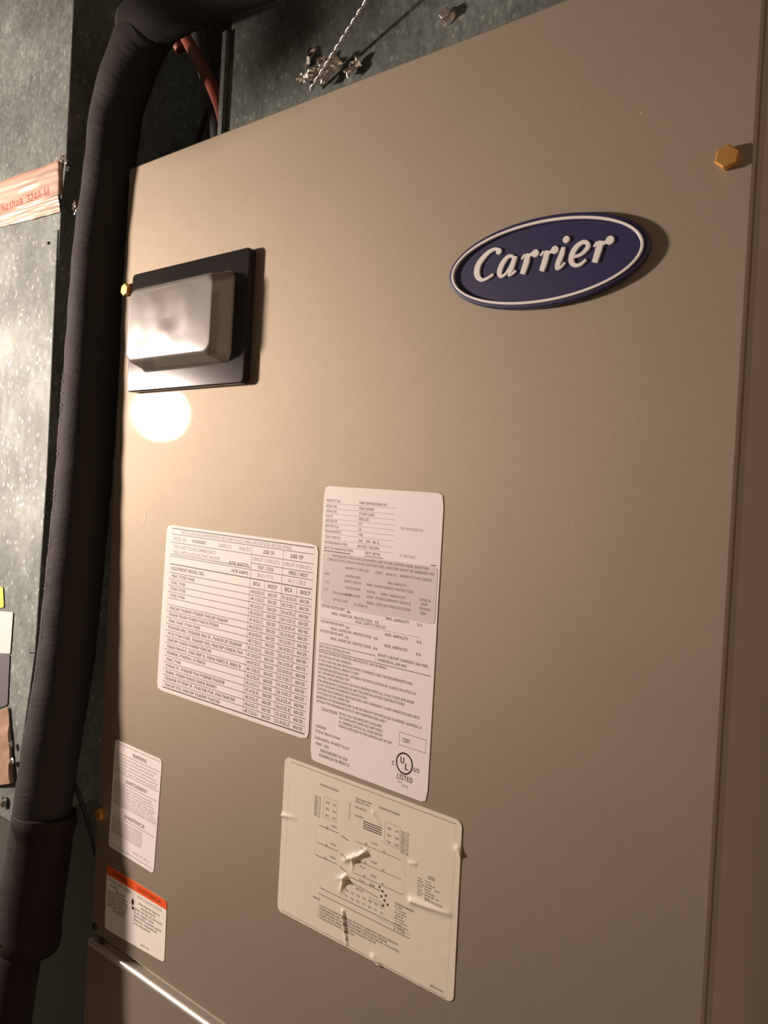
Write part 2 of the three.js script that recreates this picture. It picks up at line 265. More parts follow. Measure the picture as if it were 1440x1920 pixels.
// rating table
const tableMap = canvas(1280, 1000, (x, w, h) => {
  x.fillStyle = PAPER; x.fillRect(0, 0, w, h);
  const X0 = 0.042 * w, X1 = 0.978 * w, c1 = 0.61 * w, c2 = 0.702 * w, c3 = 0.803 * w, c4 = 0.893 * w, Y = v => v * h;
  const rows = [0.018, 0.052, 0.101, 0.147, 0.184, 0.231, 0.282]; for (let i = 1; i <= 18; i++) rows.push(0.282 + i * 0.0385);
  rows.forEach((v, i) => line(x, i === 2 || i === 3 ? (i === 3 ? c1 : X0) : X0, Y(v), X1, Y(v), i === 0 || i === rows.length - 1 || i === 5 ? 5 : 3, i > 6 ? '#453a36' : '#2a2220'));
  line(x, X0, Y(0.172), c1, Y(0.172), 3); line(x, X0, Y(rows[24]), X1, Y(rows[24]), 5); line(x, X0, Y(0.018), X0, Y(rows[24]), 1.5, '#a49893'); line(x, X1, Y(0.018), X1, Y(rows[24]), 1.5, '#a49893');
  for (const c of [c1, c3]) line(x, c, Y(0.052), c, Y(rows[24]), 3, '#766863'); for (const c of [c2, c4]) line(x, c, Y(0.231), c, Y(rows[24]), 3, '#84766f');
  text(x, 'INSTALLER CHECK APPROPRIATE BOX AND PLACE LABEL ON OUTSIDE ACCESS PANEL', 0.115 * w, Y(0.036), 26, { width: 0.74 * w });
  text(x, 'MODEL NO.', 0.06 * w, Y(0.077), 28, { width: 0.1 * w }); text(x, 'KFAH0401', 0.20 * w, Y(0.077), 28, { width: 0.1 * w, bold: 1 }); text(x, 'LABEL(1)', 0.385 * w, Y(0.077), 28, { width: 0.09 * w }); text(x, 'VOLTS', 0.525 * w, Y(0.077), 28, { width: 0.075 * w });
  text(x, '208 1P', 0.68 * w, Y(0.077), 30, { width: 0.07 * w, bold: 1 }); text(x, '240 1P', 0.845 * w, Y(0.077), 30, { width: 0.075 * w, bold: 1 });
  text(x, 'THIS UNIT TO ACCOMMODATE', 0.06 * w, Y(0.124), 27, { width: 0.31 * w }); text(x, 'FIELD INSTALLED ELECTRIC HEATER', 0.06 * w, Y(0.155), 26, { width: 0.34 * w });
  text(x, 'CIRCUIT 1/CIRCUIT 2', 0.617 * w, Y(0.124), 24, { width: 0.17 * w }); text(x, 'CIRCUIT 1/CIRCUIT 2', 0.81 * w, Y(0.124), 24, { width: 0.16 * w });
  text(x, 'HTR WATTS', 0.465 * w, Y(0.165), 27, { width: 0.13 * w, bold: 1 }); text(x, '7507 / 3754', 0.65 * w, Y(0.165), 27, { width: 0.1 * w, bold: 1 }); text(x, '9883 / 4837', 0.84 * w, Y(0.165), 27, { width: 0.11 * w, bold: 1 });
  text(x, 'HTR AMPS', 0.485 * w, Y(0.207), 27, { width: 0.11 * w, bold: 1 }); text(x, '36.0 / 17.5', 0.65 * w, Y(0.207), 27, { width: 0.1 * w }); text(x, '41.7 / 20.0', 0.84 * w, Y(0.207), 27, { width: 0.1 * w });
  text(x, 'EQUIPMENT MODEL NO.', 0.052 * w, Y(0.256), 28, { width: 0.25 * w, bold: 1 });
  [[c1, 'MCA'], [c2, 'MOCP'], [c3, 'MCA'], [c4, 'MOCP']].forEach(([c, s]) => text(x, s, c + 0.018 * w, Y(0.256), 31, { width: (s.length > 3 ? 0.058 : 0.045) * w, bold: 1 }));
  const names = ['FB4C FY5B FA4B', 'FV4C FY4A', 'FX4D FY5B', 'FV4C FY4A', '', 'FB4CNP FX4DNF FY5BNF FV4CNF FE4ANF', 'FE4AN FE5AN FV4BN FX4CN FY5AN', 'FB4C FA4C FY4A FX4D', 'FE4ANB 003, FE5ANB 004 IF, FV4CN IF FE4ANF', 'FF1E FY4A FX4D, FE4ANF FE5, FB4CNP FX4DN FV4', 'FB4CNP FX4DN FV4BNF FB4CNF', 'FMA4 FMU4 D, FMA FMP D, FMA4 FMP2 D, BMU D', 'PF4MNB, PF4MNA, D FB4CN', 'FA4C FY4A', 'FVM4X FF, FFMANP FX4 FY5BNB FX4DNB', 'FE4AN, FFMAN FV4CN FX4DN BVMN1', 'FE5ANB FF1ENP IF, FV4CNB FV4, FX4 FA4CNF', 'FX4CNF FY5, FB4CNP FX4DNF FV4CNB'];
  for (let i = 0; i < 18; i++) {
    const y = Y(0.282 + (i + 0.5) * 0.0385); if (names[i]) text(x, names[i], 0.058 * w, y, 26, { width: Math.min(0.53 * w, names[i].length * 0.0125 * w), color: '#3c322e', bold: 1 });
    text(x, `${44 + (i * 7) % 5}.${i % 10}/22.${(i * 3) % 9}`, c1 + 0.008 * w, y, 25, { width: 0.078 * w, color: '#3c322e', bold: 1 }); text(x, `${i % 3 ? 50 : 60}/25`, c2 + 0.022 * w, y, 25, { width: 0.056 * w, color: '#3c322e', bold: 1 });
    text(x, `${51 + (i * 5) % 6}.${(i * 7) % 10}/25.${i % 5}`, c3 + 0.006 * w, y, 25, { width: 0.08 * w, color: '#3c322e', bold: 1 }); text(x, `60/${i % 2 ? 25 : 30}`, c4 + 0.018 * w, y, 25, { width: 0.055 * w, color: '#3c322e', bold: 1 });
  }
  for (const v of [0.062, 0.12, 0.135]) text(x, '■', 0.022 * w, Y(v), 16, { color: '#5a4d49' });
});
part('rating_table_sticker', sheet([[0.0846, 1.4314], [0.2617, 1.4277], [0.2617, 1.2892], [0.0818, 1.2913]], 0.0045, 0.0001), paper(tableMap), unit, 'white sticker printed with a table of ratings');

// data plate sticker
const plateMap = canvas(1024, 1920, (x, w, h) => {
  x.fillStyle = PAPER; x.fillRect(0, 0, w, h); const Y = v => v * h, grey = '#42352f', soft = '#4f423c';
  const L = ['PRODUCT NO.', 'MODEL NO.', 'SERIAL NO.', 'VOLTS', 'MOTOR HP', 'MOTOR FLA', 'PHASE/HERTZ', 'TEST STATIC', 'REFRIGERANT 410A', 'DATE OF MANUFACTURE'], R = ['FB4CNP030L00ACAA', 'FB4CNP030', '2718F15365', '208/230', '1/3', '2.8', '1/60', '.20   IN  W.C.', '450 PSIG / 3102 KPA', 'SEP 2018'];
  const ry = [0.052, 0.071, 0.090, 0.108, 0.1245, 0.143, 0.162, 0.183, 0.203, 0.2225], lw = [0.135, 0.105, 0.105, 0.065, 0.11, 0.125, 0.15, 0.15, 0.21, 0.265], rw = [0.235, 0.13, 0.135, 0.09, 0.035, 0.03, 0.045, 0.20, 0.19, 0.13];
  L.forEach((s, i) => { text(x, s, 0.028 * w, Y(ry[i]), 27, { width: lw[i] * w, color: grey, bold: 1 }); text(x, R[i], (i > 7 ? [0.325, 0.395][i - 8] : 0.325) * w, Y(ry[i]), i ? 27 : 25, { width: rw[i] * w, color: grey, bold: 1 }); line(x, 0.028 * w, Y(ry[i] + 0.0095), (i === 9 ? 0.27 : 0.63) * w, Y(ry[i] + 0.0095), 2.5, '#8d7d76'); });
  line(x, 0.022 * w, Y(0.2345), 0.27 * w, Y(0.2345), 5, grey); line(x, 0.395 * w, Y(0.234), 0.55 * w, Y(0.234), 5, grey); line(x, 0.93 * w, Y(0.2345), 0.975 * w, Y(0.2345), 6, grey);
  text(x, 'FB4CNP030L00ACAA', 0.678 * w, Y(0.126), 24, { width: 0.18 * w, color: grey }); text(x, '2718F15365', 0.685 * w, Y(0.217), 24, { width: 0.125 * w, color: grey });
  line(x, 0.29 * w, Y(0.04), 0.29 * w, Y(0.205), 1.5, '#cbbab2');
  const T = (s, u, v, wd, hh = 26) => text(x, s, u * w, Y(v), hh, { width: wd * w, color: soft, bold: 1 });
  [[0.4385, 'A'], [0.4935, 'B'], [0.5285, 'C']].forEach(([v, s], i) => { T('FACTORY/HEATER AMPS', 0.032, v - 0.004, 0.215); T(i ? 'N/A' : '0', 0.262, v, 0.035); T('MAX. OVERCUR. PROTECTION', 0.13, v + 0.0155, 0.36); T(i ? 'N/A' : '15', 0.51, v + 0.016, 0.035); });
  T('DUAL SUPPLY CIRCUIT', 0.345, 0.4665, 0.26); T('MIN. AMPACITY', 0.60, 0.434, 0.19); T('3.5', 0.85, 0.434, 0.04); T('MIN. AMPACITY', 0.60, 0.488, 0.19); T('N/A', 0.855, 0.490, 0.04); T('MIN. AMPACITY', 0.60, 0.526, 0.19); T('N/A', 0.855, 0.530, 0.04);
  line(x, 0.027 * w, Y(0.428), 0.60 * w, Y(0.428), 3, '#8d7d76'); line(x, 0.027 * w, Y(0.479), 0.88 * w, Y(0.475), 2.5, '#8d7d76'); line(x, 0.03 * w, Y(0.5695), 0.53 * w, Y(0.568), 4, grey); line(x, 0.03 * w, Y(0.5925), 0.975 * w, Y(0.591), 4, grey); line(x, 0.53 * w, Y(0.568), 0.53 * w, Y(0.592), 2, grey);
  T('NOT FIELD INSTALLED NO.', 0.032, 0.581, 0.29, 24); T('SHORT CIRCUIT CURRENT: 5kA RMS,', 0.55, 0.562, 0.41, 25); T('SYMMETRICAL, 240V MAX', 0.55, 0.579, 0.24, 25);
  const para = ['FOR FIELD HEATING KIT CHOOSE NO. KFAH KFCEH ETC. MUST BE MARKED', 'SEE INSTALLATION MANUAL', 'IF FIELD HEATERS ARE INSTALLED REFER TO MARKED LABEL FOR REQUIREMENTS AND', 'OVERCURRENT AND ALL WIRING TO UNIT', 'FOR INDOOR INSTALLATION. SUITABLE FOR INSTALLATION IN CLOSETS OR ATTICS AS', 'UNIT CONFORMS WITH NATIONAL CODES', 'SUITABLE FOR MOBILE HOME USE IN ACCORDANCE WITH ALL LOCAL CODES AND MORE', 'FOR MINIMUM CLEARANCES SEE THE INSTALLATION INSTRUCTIONS', 'DO NOT USE BELOW THE MINIMUM FLOW RATE STATED', 'CERTIFIED IN ACCORDANCE WITH NATIONAL UNIT STANDARDS, TO SAFE OPERATION AND UNITS', 'IF NOT USED AS FACTORY CHARGED THEN', 'MARKINGS OF REFRIGERANT ARE TO BE ENTERED BY THE INSTALLER AS NEEDED. MATERIAL IS', 'DESIGN FOR MAXIMUM OUTLET AIR TEMPERATURE 200 F'];
  const pw = [0.60, 0.30, 0.81, 0.37, 0.84, 0.29, 0.83, 0.76, 0.45, 0.88, 0.30, 0.90, 0.62];
  para.forEach((s, i) => T(s, 0.031, 0.6015 + i * 0.0149, pw[i], 23));
  T('CAUTION', 0.08, 0.804, 0.15, 30); ['INSTALL ONLY THE HEATER KITS LISTED HERE', 'USE COPPER SUPPLY WIRES ONLY AND TORQUE', 'ALL TERMINALS. REPLACE ALL COVERS BEFORE', 'POWER IS RESTORED TO THIS INDOOR UNIT AT END'].forEach((s, i) => T(s, 0.245, 0.8005 + i * 0.0148, [0.37, 0.38, 0.38, 0.46][i], 24));
  T('CARRIER', 0.035, 0.871, 0.10, 26); T('7310 W. Morris Street', 0.033, 0.889, 0.235, 26); T('Indianapolis, IN 46231 U.S.A.', 0.033, 0.913, 0.32, 26); T('PART - NO.', 0.045, 0.934, 0.13, 26); T('ENGINEERED IN USA', 0.092, 0.953, 0.25, 29); T('ASSEMBLED IN MEXICO', 0.080, 0.971, 0.28, 29);
  x.strokeStyle = '#6b5b54'; x.lineWidth = 3; x.strokeRect(0.763 * w, Y(0.799), 0.205 * w, Y(0.042)); T('7291', 0.785, 0.822, 0.065, 36);
  x.strokeStyle = '#241c19'; x.lineWidth = 11; x.beginPath(); x.ellipse(0.8125 * w, Y(0.8975), 0.062 * w, 0.0335 * h, 0, 0, 7); x.stroke();
  text(x, 'U', 0.775 * w, Y(0.8885), 58, { bold: 1, color: '#3a2e2a', width: 0.04 * w }); text(x, 'L', 0.812 * w, Y(0.906), 58, { bold: 1, color: '#3a2e2a', width: 0.035 * w });
  text(x, 'C', 0.712 * w, Y(0.908), 40, { bold: 1, color: grey }); text(x, 'US', 0.882 * w, Y(0.906), 36, { bold: 1, color: grey, width: 0.05 * w }); text(x, 'LISTED', 0.757 * w, Y(0.9455), 46, { bold: 1, color: '#4a3c36', width: 0.128 * w }); text(x, '"AIR"', 0.762 * w, Y(0.963), 20, { color: grey }); text(x, '42T8', 0.80 * w, Y(0.971), 26, { color: grey, width: 0.05 * w });
});
const plateC = [[0.2643, 1.4694], [0.3664, 1.4677], [0.3662, 1.2739], [0.2645, 1.2764]];
const plate = part('data_plate_sticker', sheet(plateC, 0.0042, 0.0001), paper(plateMap), unit, 'tall white sticker with product data and safety mark');
const inner = (c, u0, u1, v0, v1) => [[u0, v0], [u1, v0], [u1, v1], [u0, v1]].map(([u, v]) => [0, 1].map(i => (1 - u) * (1 - v) * c[0][i] + u * (1 - v) * c[1][i] + u * v * c[2][i] + (1 - u) * v * c[3][i]));
const patchMap = canvas(1000, 380, (x, w, h) => {
  x.fillStyle = '#cdc7c3'; x.fillRect(0, 0, w, h); const T = (s, u, v, wd, hh = 25) => text(x, s, u * w, v * h, hh, { width: wd * w, color: '#65554d', bold: 1 });
  T('INSTALLED FIELD ACCESSORIES ARE TO BE LISTED HERE AND THE', 0.09, 0.055, 0.84); T('CIRCUIT/DISC FIELD INSTALLED ELECTRIC HEATERS MUST BE MARKED ON', 0.045, 0.135, 0.93); T('SUPPLY CIRCUIT       240V    MULTI', 0.22, 0.25, 0.45); T('AMPACITY FOR CABLES', 0.70, 0.245, 0.26);
  T('HACR', 0.025, 0.42, 0.05); T('1.5', 0.03, 0.58, 0.04); T('2.3', 0.03, 0.72, 0.04); T('HEATER AMPS', 0.225, 0.40, 0.14); T('SUPPLY CIRCUIT', 0.215, 0.50, 0.16); T('HEATER AMPS', 0.23, 0.62, 0.14); T('HEATER AMPS', 0.23, 0.75, 0.14);
  T('MIN. AMPACITY', 0.60, 0.41, 0.16); T('MAX. OVERCURRENT PROTECTION', 0.42, 0.50, 0.40); T('TOTAL      MIN. AMPACITY', 0.42, 0.63, 0.34); T('MAX. OVERCURRENT DEVICE', 0.425, 0.72, 0.38); T('MAX. CIRCUIT PROTECTION', 0.425, 0.83, 0.38);
  T('SYNCH', 0.87, 0.61, 0.09); T('240V', 0.88, 0.68, 0.06); T('PHASE', 0.87, 0.76, 0.09); T('50A', 0.88, 0.84, 0.05); T('FIELD ADDED BY', 0.11, 0.76, 0.18); T('OF THIS UNIT', 0.12, 0.89, 0.14); T('27-0048-01', 0.31, 0.91, 0.13);
});
part('overlay_sticker', sheet(inner(plateC, 0.022, 0.985, 0.238, 0.424), 0.003, 0.00035, { t: 0.0002 }), paper(patchMap), plate, 'greyer strip stuck across the data plate');

// wiring diagram sticker, creased
const wireMap = canvas(1400, 1024, (x, w, h) => {
  x.fillStyle = '#d9d5c6'; x.fillRect(0, 0, w, h); const X = u => u * w, Y = v => v * h, ink = '#3a322b', soft = '#5a5046', ln = (a, b, c, d, wd = 4, cl = soft) => line(x, X(a), Y(b), X(c), Y(d), wd, cl), T = (s, u, v, wd, hh = 17, cl = ink) => text(x, s, X(u), Y(v), hh, { width: wd * w, color: cl, bold: 1 });
  ln(0.041, 0.022, 0.975, 0.026, 3); ln(0.041, 0.022, 0.03, 0.985, 1.5, '#a79c8c'); ln(0.975, 0.03, 0.968, 0.99, 1.5, '#a79c8c'); ln(0.03, 0.985, 0.968, 0.992, 2.5);
  T('SCHEMATIC DIAGRAM', 0.233, 0.0925, 0.115, 18); T('ALTERNATE MOTOR WIRING', 0.578, 0.094, 0.115, 18);
  const blk = (u, v, du, dv) => { x.strokeStyle = '#93887a'; x.lineWidth = 2.5; x.strokeRect(X(u), Y(v), X(du), Y(dv)); for (let i = 0; i < 3; i++) for (let j = 0; j < 2; j++) { T('TB' + (i * 2 + j), u + 0.012 + j * 0.042, v + 0.03 + i * 0.04, 0.022, 16); } };
  blk(0.262, 0.158, 0.082, 0.128); blk(0.618, 0.165, 0.08, 0.126);
  for (let i = 0; i < 9; i++) { T(['BLK', 'YEL', 'RED', 'GRN', 'BRN', 'WHT', 'BLU', 'ORN', 'VIO'][i] + ' L' + i, 0.203, 0.178 + i * 0.0145, 0.04, 16, soft); T(['BLK', 'YEL', 'RED', 'GRN', 'BRN', 'WHT', 'BLU', 'ORN', 'VIO'][i] + ' T' + i, 0.704, 0.185 + i * 0.0145, 0.042, 16, soft); }
  T('FIELD POWER SUPPLY', 0.447, 0.094, 0.095, 16); T('208/230 1PH', 0.447, 0.112, 0.08, 16); x.save(); x.translate(X(0.418), Y(0.232)); x.rotate(-Math.PI / 2); text(x, 'SPEED TAPS', 0, 0, 18, { width: 105, color: ink }); x.restore();
  T('SEE NOTE 4', 0.448, 0.146, 0.065, 16); T('SEE NOTE 7', 0.448, 0.196, 0.05, 16); for (let i = 0; i < 4; i++) { x.fillStyle = '#453b33'; x.fillRect(X(0.497), Y(0.208 + i * 0.0135), X(0.105), 6); }
  [[0.345, 0.241, 0.711], [0.455, 0.233, 0.716], [0.536, 0.223, 0.732]].forEach(([v, a, b], i) => {
    ln(a, v, 0.36, v); ln(0.375, v + 0.006, 0.42, v + 0.02, 5); ln(0.46, v + 0.004, b, v + 0.002, 3); for (const u of [0.29, 0.52, 0.62]) { x.strokeStyle = ink; x.lineWidth = 3; x.beginPath(); x.arc(X(u), Y(v - 0.004), 7, 0, 7); x.stroke(); } T('HTR' + (i + 1), 0.315, v - 0.028, 0.034, 18); T('LS' + (i + 1), 0.55, v - 0.028, 0.034, 18); T('FL' + (i + 1), 0.49, v + 0.03, 0.03, 16);
  });
  ln(0.225, 0.345, 0.223, 0.535, 1.5, '#a79c8c'); ln(0.73, 0.30, 0.735, 0.55, 1.5, '#a79c8c');
  ln(0.44, 0.575, 0.62, 0.575); ln(0.42, 0.60, 0.60, 0.62); ln(0.258, 0.763, 0.777, 0.766); ln(0.261, 0.725, 0.767, 0.724); ln(0.42, 0.60, 0.41, 0.70, 2, '#93887a'); T('IFR', 0.55, 0.565, 0.03);
  for (let i = 0; i < 7; i++) for (let j = 0; j < 2; j++) T('T' + (i * 2 + j), 0.415 + i * 0.033, 0.665 + j * 0.034, 0.018, 17); T('LOW VOLT', 0.47, 0.625, 0.05, 16); ln(0.55, 0.64, 0.64, 0.64, 2); ln(0.55, 0.655, 0.64, 0.655, 2);
  for (let i = 0; i < 7; i++) { x.fillStyle = ink; x.beginPath(); x.arc(X(0.605 + (i % 3) * 0.014 + i * 0.004), Y(0.555 + i * 0.016), 8, 0, 7); x.fill(); }
  for (let i = 0; i < 9; i++) T(['R 24V', 'C COM', 'G FAN', 'W2', 'W3 AUX', 'Y COOL', 'O REV', 'E EMER', 'K CTRL'][i], 0.69 + (i % 2) * 0.006, 0.622 + i * 0.0165, 0.04 + (i % 3) * 0.012, 12); T('TRANSFORMER', 0.69, 0.605, 0.10, 17);  ln(0.60, 0.735, 0.78, 0.745, 2);
  T('NOTES:', 0.226, 0.80, 0.045, 19);
  ['1. IF ANY OF THE ORIGINAL WIRE IS REPLACED USE TYPE 105 C THERMOPLASTIC WIRE OR ITS EQUIVALENT.', '2. TRANSFORMER PINS C AND R MUST NOT BE GROUNDED. SEE INSTALLATION LITERATURE.', '3. USE COPPER WIRE ONLY BETWEEN THE DISCONNECT SWITCH AND THIS UNIT. FUSE AS SHOWN.', '4. CONNECT FOR LOW, MEDIUM OR HIGH SPEED AS REQUIRED BY AIRFLOW.', '5. FOR 208V OPERATION MOVE THE BLACK LEAD.'].forEach((s, i) => T(s, 0.262, 0.833 + i * 0.0185, [0.46, 0.40, 0.465, 0.34, 0.22][i], 17));
  T('CERTIFIED', 0.850, 0.378, 0.035, 26); for (let i = 0; i < 7; i++) { T(['HIGH', 'MED', 'LOW', 'MED LOW', 'TAP', 'BLU', 'RED'][i], 0.80, 0.405 + i * 0.0155, 0.022 + (i % 3) * 0.006, 11); T(['CFM 1200', '1050', 'ESP .30', '900 CFM', '750', 'WET', 'COIL'][i], 0.836, 0.405 + i * 0.0155, 0.03 + (i % 3) * 0.022, 11); } T('MOTOR SPEED SELECTION', 0.84, 0.506, 0.09, 18);
  T('340274-101 REV C', 0.886, 0.966, 0.07, 19);
});
const seg = (u, v, a, b, c, d) => { const ex = (c - a) * 1.4, ey = d - b, px = (u - a) * 1.4, py = v - b, t = Math.max(0, Math.min(1, (px * ex + py * ey) / (ex * ex + ey * ey))); return [Math.hypot(px - t * ex, py - t * ey), t]; };
const creases = [[0.394, 0.498, 0.461, 0.44, 0.014, 0.0022, 0.6], [0.455, 0.455, 0.52, 0.385, 0.012, 0.0026, 0.5], [0.455, 0.455, 0.446, 0.54, 0.008, 0.0013, -1], [0.365, 0.62, 0.416, 0.587, 0.011, 0.0020, 1], [0.412, 0.59, 0.386, 0.695, 0.012, 0.0024, -0.8], [0.775, 0.545, 0.969, 0.526, 0.016, 0.0024, -0.4], [0.409, 0.797, 0.44, 0.99, 0.008, 0.0019, -0.3], [-0.01, 0.381, 0.09, 0.366, 0.012, 0.0018, -0.8], [0.548, 0.136, 0.592, 0.205, 0.006, 0.0010, -0.3], [0.985, 0.155, 1.01, 0.18, 0.016, 0.0018, 0], [0.76, 0.337, 0.785, 0.335, 0.008, 0.0010, 0], [0.59, 0.975, 0.62, 1.0, 0.014, 0.0018, 0]];
const relief = (u, v) => { let z = 0; for (const [a, b, c, d, s, amp, lean] of creases) { const [q, t] = seg(u, v, a, b, c, d), k = lean > 0 ? Math.pow(t, lean) : lean < 0 ? Math.pow(1 - t, -lean) : 1; z += amp * (0.15 + 0.85 * k) * Math.exp(-Math.pow(q / s, 1.5)); } return z + 0.00012 * (vnoise(u * 9, v * 7, 99, 3) + 0.6 * vnoise(u * 26, v * 20, 99, 4)); };
part('wiring_diagram_sticker', sheet([[0.2397, 1.2726], [0.3928, 1.2706], [0.3936, 1.1601], [0.2399, 1.1603]], 0.0045, 0.0001, { nx: 150, ny: 112, h: relief }), paper(wireMap), unit, 'creased cream sticker with a wiring diagram');

// three language warning sticker
const warnMap = canvas(720, 1000, (x, w, h) => {
  x.fillStyle = PAPER; x.fillRect(0, 0, w, h); const soft = '#5d4f48'; line(x, 0.03 * w, 0.025 * h, 0.97 * w, 0.025 * h, 4, soft); line(x, 0.03 * w, 0.965 * h, 0.97 * w, 0.965 * h, 4, soft);
  const heads = ['⚠ WARNING', '⚠ AVERTISSEMENT', '⚠ ADVERTENCIA'], tops = [0.03, 0.292, 0.605], end = [0.285, 0.575, 0.86], body = ['Failure to follow this warning could result in fire, injury', 'or death. Installation and servicing of air conditioning', 'equipment can be hazardous due to system pressure and', 'electrical components. Only trained service personnel', 'should install, repair or service this equipment.', 'Read the installation instructions before servicing', 'and follow all safety codes. Wear safety glasses', 'and work gloves. Disconnect the electric power.'];
  for (let k = 0; k < 3; k++) {
    text(x, heads[k], (k ? 0.25 : 0.36) * w, (tops[k] + 0.045) * h, 44, { width: (k ? 0.50 : 0.34) * w, bold: 1, color: '#4a3e38' }); line(x, 0.03 * w, (tops[k] + 0.082) * h, 0.97 * w, (tops[k] + 0.082) * h, 4, soft);
    const n = k === 0 ? 5 : 7, s0 = tops[k] + 0.105, st = (end[k] - s0) / n; for (let i = 0; i < n; i++) text(x, body[(i + k * 3) % 8], 0.04 * w, (s0 + (i + 0.2) * st) * h, 25, { width: (k === 2 ? 0.68 : 0.93 - 0.12 * rnd()) * w, color: soft });
    if (k < 2) line(x, 0.03 * w, (end[k]) * h, 0.97 * w, end[k] * h, 4, soft);
  }
  text(x, '342023-101 REV. A', 0.54 * w, 0.925 * h, 26, { width: 0.36 * w, color: soft });
});
part('warning_sticker', sheet([[0.0243, 1.2351], [0.0942, 1.2337], [0.0904, 1.1359], [0.0218, 1.1380]], 0.003, 0.0001), paper(warnMap), unit, 'white warning sticker in three languages');
const orangeMap = canvas(1000, 600, (x, w, h) => {
  x.fillStyle = '#e8e6de'; x.fillRect(0, 0, w, h); x.fillStyle = '#e2591c'; x.fillRect(0, 0, w, 0.145 * h);
  text(x, '⚠ WARNING', 0.06 * w, 0.075 * h, 56, { width: 0.30 * w, bold: 1, color: '#5a1d08' }); text(x, '⚠ ADVERTENCIA', 0.49 * w, 0.075 * h, 56, { width: 0.42 * w, bold: 1, color: '#7d2408' });
  text(x, 'ELECTRICAL SHOCK HAZARD', 0.03 * w, 0.205 * h, 40, { width: 0.40 * w, bold: 1, color: '#7c7a70' }); text(x, 'RIESGO DE CHOQUE ELECTRICO', 0.53 * w, 0.205 * h, 40, { width: 0.40 * w, bold: 1, color: '#8b897e' });
  const T = (s, u, v, wd, hh = 36) => text(x, s, u * w, v * h, hh, { width: wd * w, bold: 1, color: '#4b443c' });
  ['Turn off all', 'power before', 'servicing. Failure to', 'follow this warning', 'could result in', 'property damage,', 'personal injury', 'or death.'].forEach((s, i) => T(s, [0.07, 0.16, 0.03, 0.03, 0.03, 0.03, 0.03, 0.13][i], 0.285 + i * 0.052, [0.14, 0.16, 0.34, 0.35, 0.35, 0.35, 0.31, 0.2][i]));
  ['Desconecte toda la', 'energia electrica', 'antes de dar el servicio.', 'El no seguir esta', 'advertencia puede causar', 'danos, lesiones', 'o la muerte.'].forEach((s, i) => T(s, [0.56, 0.60, 0.49, 0.49, 0.49, 0.49, 0.49][i], 0.30 + i * 0.058, [0.34, 0.24, 0.46, 0.32, 0.45, 0.38, 0.28][i]));
  x.fillStyle = '#2e2722'; x.beginPath(); x.ellipse(0.465 * w, 0.335 * h, 0.022 * w, 0.05 * h, 0, 0, 7); x.fill(); x.beginPath(); x.ellipse(0.47 * w, 0.43 * h, 0.018 * w, 0.03 * h, 0, 0, 7); x.fill(); T('340127-101', 0.62, 0.93, 0.14, 26);
});
part('hazard_sticker', sheet([[0.0212, 1.1206], [0.1104, 1.1198], [0.1111, 1.0685], [0.0225, 1.0634]], 0.003, 0.0001), paper(orangeMap), unit, 'small hazard sticker with an orange header band');

// ---------------------------------------------------------------- plenum above the cabinet
{
  const zp = -0.02, x0 = 0.1105, pl = thing('plenum', 'dark galvanized sheet metal plenum rising from the top of the taupe cabinet', 'plenum', [0.32, TOP, -0.27]);
  part('front_sheet', planarUV(box(x0, 0.525, TOP, 2.5, -0.5, zp)), M.zinc, pl);
  // folded corner flange with a gap beside it
  part('corner_flange', planarUV(box(x0 - 0.0065, x0 - 0.0015, TOP, 1.847, -0.06, zp + 0.004)), M.zinc, pl);
  const hx = new THREE.Shape(); for (let i = 0; i < 6; i++) { const a = i / 6 * Math.PI * 2 + 0.2; i ? hx.lineTo(0.335 + Math.cos(a) * 0.0042, 1.7825 + Math.sin(a) * 0.0042) : hx.moveTo(0.335 + Math.cos(a) * 0.0042, 1.7825 + Math.sin(a) * 0.0042); }
  const washer = new THREE.CylinderGeometry(0.0055, 0.0058, 0.0012, 24); washer.rotateX(Math.PI / 2); washer.translate(0.335, 1.7825, zp + 0.0006);
  part('sheet_metal_screw', mergeGeometries([slab(hx, zp, zp + 0.0062, 0.0008, 2).toNonIndexed(), washer.toNonIndexed()]), M.steel, pl, 'bright hexagon sheet metal screw');
  // crumpled scraps of foil tape stuck to the sheet
  const scrap = (cx, cy, w, h, a, amp, s) => {
    const g = new THREE.PlaneGeometry(w, h, 9, 6), p = g.attributes.position; for (let i = 0; i < p.count; i++) { const u = p.getX(i) / w, v = p.getY(i) / h; p.setZ(i, amp * (0.35 + vnoise(u * 4 + s, v * 3 + s, 99, s) - 0.4 * (u * u + v * v))); p.setX(i, p.getX(i) * (1 + 0.3 * (vnoise(v * 3, s, 99, s + 1) - 0.5))); }
    const b = g.clone(); b.scale(1, 1, 1); b.translate(0, 0, -0.0004); b.index.array.reverse(); const m = toCreasedNormals(mergeGeometries([g, b]), 0.35); m.rotateZ(a); m.translate(cx, cy, zp + 0.0006); return m;
  };
  for (const [px, py, w, h, a, amp, s] of [[...[0.2079, 1.7783], 0.016, 0.008, -0.05, 0.006, 3], [...[0.2243, 1.7823], 0.016, 0.010, 0.5, 0.008, 5], [...[0.2355, 1.7765], 0.016, 0.007, 0.5, 0.008, 8], [...[0.2337, 1.7723], 0.018, 0.007, 0.6, 0.008, 11], [...[0.2547, 1.7715], 0.013, 0.009, 0.5, 0.006, 14], [...[0.2079, 1.7937], 0.006, 0.014, -0.3, 0.004, 17]]) part('foil_scrap', scrap(px, py, w, h, a, amp, s), M.foil, pl, 'crumpled scrap of foil tape');
}
